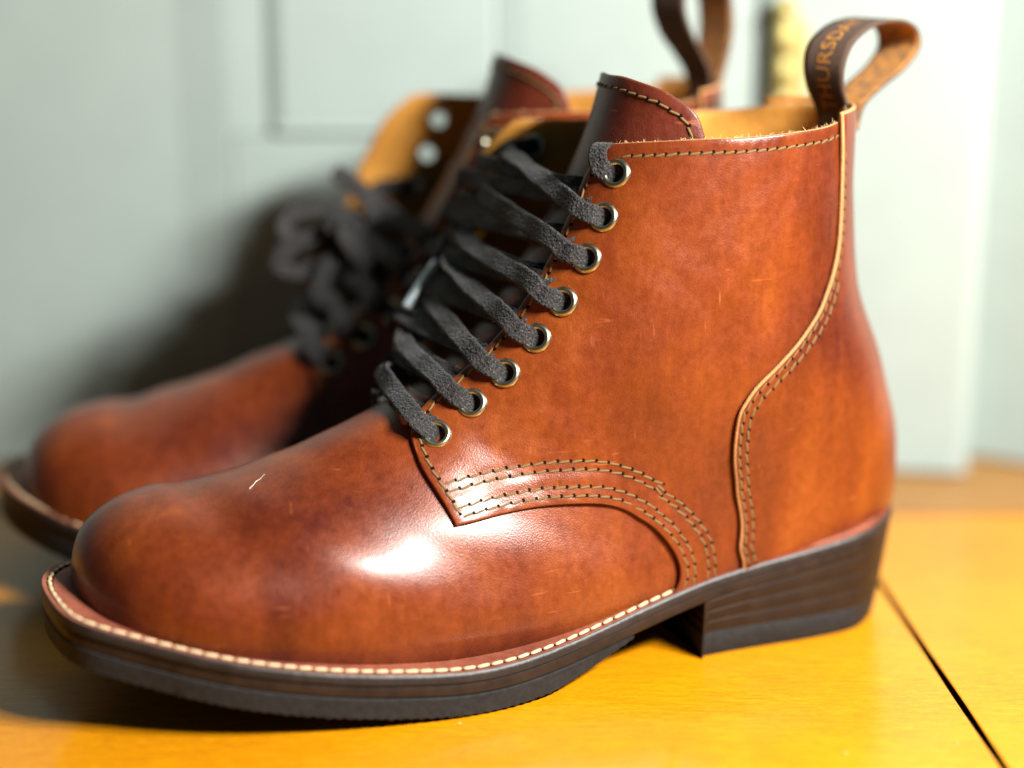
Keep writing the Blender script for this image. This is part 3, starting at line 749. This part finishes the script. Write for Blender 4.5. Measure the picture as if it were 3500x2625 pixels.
            N = [n0, n0, n0, LN(k - .2, f_ - .2) + np.array([0, 0, .5]), np.array([0, 0, 1.]), -n0, -n0]
        rib(P, N, wends=(.72, .8))
    for i in (range(7) if near else range(5)):                        # from outside a far eyelet round that edge and under the near quarter
        k, f_ = EYES[i]; e = ef(k); k3 = EYES[min(i + 1, 7)][0]
        P = [M1(k, f_, -.001), M1(k, f_ - .04, .0026), M1(k + .02, (f_ + e) / 2, .0034), M1(k + .03, e - .02, .0024), M1(k + .04, e - .06, -.0004), M1(k + .02, e + .02, -.0036),
             (M1(k, e + .05, -.005) + L1(k - .1, .05, .004)) / 2, L1((k * .6 + k3 * .4), ef(k) - .03, .0010), L1((k * .5 + k3 * .5), ef(k) + .10, -.0012)]
        nm = MN(k, e); n1 = LN(k, .1)
        N = [nm, nm, nm, nm, np.cross(nm, np.array([0, 0, 1.])) * -1, -nm, n1 * -1, n1 * -1, n1 * -1]
        rib(P, N, wends=(.75, 1))
    # loose bight over the top of the far flap and the free end with its tip
    for i in range(7 if near else 4):          # slack strands lower in the throat
        ka = (EYES[i][0] + EYES[i + 1][0]) / 2 + random.uniform(-.1, .1)
        P = [M1(ka + .1, ef(ka) + .22, -.0055), M1(ka + .06, ef(ka) + .05, -.0050), L1(ka, -.10, .0022 + random.uniform(0, .001)), L1(ka - .05, .14, .0014), L1(ka - .08, ef(ka) + .05, -.0008)]
        rib(P, [-MN(ka, .5), -MN(ka, .4), LN(ka, -.1), LN(ka, .1), LN(ka, .3)], width=.0050, thick=.0011)
    tips = []
    if near:
        P = [M1(.62, .62, .001), np.array([.1213, -.0693, .1579]), np.array([.1294, -.0632, .1457]), np.array([.1386, -.0559, .1357]), np.array([.1507, -.0469, .1239]), np.array([.1528, -.0457, .1218])]
        rib(P, [np.array([.1, -1, .1])] * len(P), wends=(1, .35)); tips.append((np.array([.1507, -.0469, .1239]), np.array([.1647, -.0391, .1099])))
    else:
        # untidy bow lying over the far instep: loops and free ends reaching towards the toe
        o0 = np.array([.156, .008, .124])
        loops = [
            [(0, 0, 0), (.018, -.012, .020), (.045, -.016, .020), (.056, -.010, .004), (.040, -.002, -.006), (.010, 0, -.004)],
            [(0, 0, -.01), (.022, .004, .004), (.050, .004, -.006), (.062, .006, -.022), (.046, .008, -.030), (.012, .004, -.018)],
            [(-.01, 0, .012), (-.006, -.010, .030), (.006, -.016, .044), (.018, -.018, .056)],
            [(.0, .004, -.012), (.030, .010, -.016), (.052, .012, -.034), (.060, .014, -.050)],
            [(-.012, .006, .006), (.010, .012, .016), (.034, .012, .010), (.048, .010, -.008), (.030, .010, -.014), (.004, .008, -.010)],
            [(-.02, -.004, .020), (.004, -.006, .028), (.026, -.006, .022), (.036, -.004, .010), (.018, .0, .004), (-.004, .002, .006)],
            [(.006, .006, -.006), (.026, .016, -.020), (.034, .020, -.042), (.040, .020, -.056)],
        ]
        for lp in loops[:3] + loops[6:]:
            P = [o0 + np.array(q) * [.52, -.5, .42] for q in lp]; rib(P, [np.array([.2, -.8, .5]) + RNG.normal(size=3) * .25 for _ in P], width=.0068, n=10)
        rib([o0 + np.array(q) * [1, -1, 1] for q in ((-.004, .006, -.016), (.004, .012, -.004), (.012, .008, .006), (.012, -.004, .002), (.004, -.006, -.010))], [np.array([.5, .3, .5])] * 5, width=.008, thick=.003)
    lo = obj('lace', mesh('lace', mb.v, mb.f, 'lace'), root)
    for a_, b_ in tips:
        v = []; f = []; t = (b_ - a_) / np.linalg.norm(b_ - a_); u_ = np.cross(t, [0, 1, .2]); u_ /= np.linalg.norm(u_); w_ = np.cross(t, u_)
        for s_, r_ in ((0, .0016), (.04, .00185), (.5, .0018), (.96, .0017), (1, .0012)):
            for q_ in range(12): an = 2 * PI * q_ / 12; v.append(a_ + (b_ - a_) * s_ + (u_ * math.cos(an) + w_ * math.sin(an)) * r_)
        for i in range(4):
            for q_ in range(12): c = (q_ + 1) % 12; f.append((i * 12 + q_, i * 12 + c, (i + 1) * 12 + c, (i + 1) * 12 + q_))
        f += [tuple(range(11, -1, -1)), tuple(48 + i for i in range(12))]
        obj('aglet', mesh('aglet', v, f, 'aglet'), lo)
    if near: fuzz('lace_fuzz', np.concatenate(allp), np.concatenate(alln), 'lace_fibre', lo, 3000, .0008, .000035, .9)
    # ---- pull loop on the back
    tw = math.radians(28 * mir); uf = np.array([math.cos(tw), math.sin(tw), 0]); wv = np.array([-math.sin(tw), math.cos(tw), 0]); c0 = np.array([.0225, 0, 0])
    LP = [(.0020,.170),(.0034,.1774),(.0078,.1847),(.0092,.1925),(.0052,.1998),(-.0069,.2050),(-.0226,.2060),(-.0338,.2028),(-.0366,.1962),(-.0285,.1895),(-.0158,.1839),(-.0062,.1783),(-.0036,.170)]
    if not near: LP = [(-.55 * u_ + .004, .17 + (z_ - .17) * 1.45) for u_, z_ in LP]
    D = dense(LP, 12); D = even(D, .0008, False)
    p = c0 + uf * D[:, :1] + np.array([0, 0, 1.]) * D[:, 1:]
    t = np.gradient(p, axis=0); t /= np.linalg.norm(t, axis=1, keepdims=True)
    W = np.tile(wv, (len(p), 1)); z = (D[:, 1] - .176) / .03
    # pinch towards the seam where both ends meet
    hw = .0085 * np.clip(.75 + .35 * z, .7, 1.0)
    nn = np.cross(t, W); mid = p.mean(0); sgn = np.sign(((p - mid) * nn).sum(1).mean()); nn *= sgn
    th = .0011; v = []; f = []; mi = []; cs = 9
    for i in range(len(p)):
        for s_ in np.linspace(-1, 1, cs): v.append(p[i] + W[i] * s_ * hw[i] + nn[i] * th / 2)
        for s_ in np.linspace(1, -1, cs): v.append(p[i] + W[i] * s_ * hw[i] - nn[i] * th / 2)
    K = 2 * cs
    for i in range(len(p) - 1):
        for a_ in range(K):
            c = (a_ + 1) % K; f.append((i * K + a_, i * K + c, (i + 1) * K + c, (i + 1) * K + a_)); mi.append(1 if cs <= a_ < K - 1 else 0)
    pl = obj('pull_loop', mesh('pull_loop', v, f, ('strap', 'strap_inner'), mi), root)
    # woven lettering along the outside of the strap
    d = np.r_[0, np.cumsum(np.linalg.norm(np.diff(p, axis=0), axis=1))]
    def lettering(s0, size, inner, mat):
        cu = bpy.data.curves.new('lettering', 'FONT'); cu.body = 'THURSDAY'; cu.size = size; cu.space_character = 1.05; cu.resolution_u = 3
        tmp = bpy.data.objects.new('tmp_text', cu); C.objects.link(tmp); bpy.context.view_layer.update()
        me = bpy.data.meshes.new_from_object(tmp); bpy.data.objects.remove(tmp)
        q = np.array([v_.co[:] for v_ in me.vertices]); fs = [tuple(pp.vertices) for pp in me.polygons]; bpy.data.meshes.remove(me)
        hgt = q[:, 1].max(); s = s0 + q[:, 0]; y = q[:, 1] - hgt / 2
        if inner: y = -y
        if MIR < 0: y = -y
        I = lambda A: np.stack([np.interp(s, d, A[:, i_]) for i_ in range(3)], 1)
        off_ = (-th / 2 - .00012) if inner else (th / 2 + .00012)
        # right-hand reading: up of the letters points to -W on the outside face
        vv = I(p) + I(W) * (-y)[:, None] + I(nn) * off_
        obj('lettering', mesh('lettering', vv, fs, mat, smooth=False), pl)
    lettering(.0075, .0078, False, 'strap_letter')
    MIR = 1
    return root
NB = make_boot(True, 'brown leather lace-up boot in front, nearest the camera and in focus', 1, (.1318, .6277, 0), PI + math.radians(18.4628))
FB = make_boot(False, 'blurred brown leather boot behind, its black lace in an untidy bow', -1, (.0982, .7012, 0), PI + math.radians(11.32))

# a stray white fibre lying on the front boot's vamp
P = np.array([[8.15, .30], [8.05, .27], [7.95, .235], [7.86, .225], [7.78, .23]])
q = dense(P, 8); p3 = at(S, q[:, 0], q[:, 1], .00035); p3[-10:, 2] += np.linspace(0, .0012, 10)
a_ = NB.rotation_euler[2]; ca, sa = math.cos(a_), math.sin(a_)
pw = np.c_[.1318 + ca * p3[:, 0] - sa * p3[:, 1], .6277 + sa * p3[:, 0] + ca * p3[:, 1], p3[:, 2]]
v = []; f = []
for i in range(len(pw)):
    t = pw[min(i + 1, len(pw) - 1)] - pw[max(i - 1, 0)]; t /= np.linalg.norm(t); u_ = np.cross(t, [0, 0, 1.]); u_ /= np.linalg.norm(u_); w_ = np.cross(t, u_)
    for k in range(5): an = 2 * PI * k / 5; v.append(pw[i] + (u_ * math.cos(an) + w_ * math.sin(an)) * .00008)
for i in range(len(pw) - 1):
    for k in range(5): c = (k + 1) % 5; f.append((i * 5 + k, i * 5 + c, (i + 1) * 5 + c, (i + 1) * 5 + k))
tag(obj('lint_fibre', mesh('lint_fibre', v, f, 'hair', mirror=False)), 'thin white lint fibre lying on the toe leather of the front boot', 'lint')
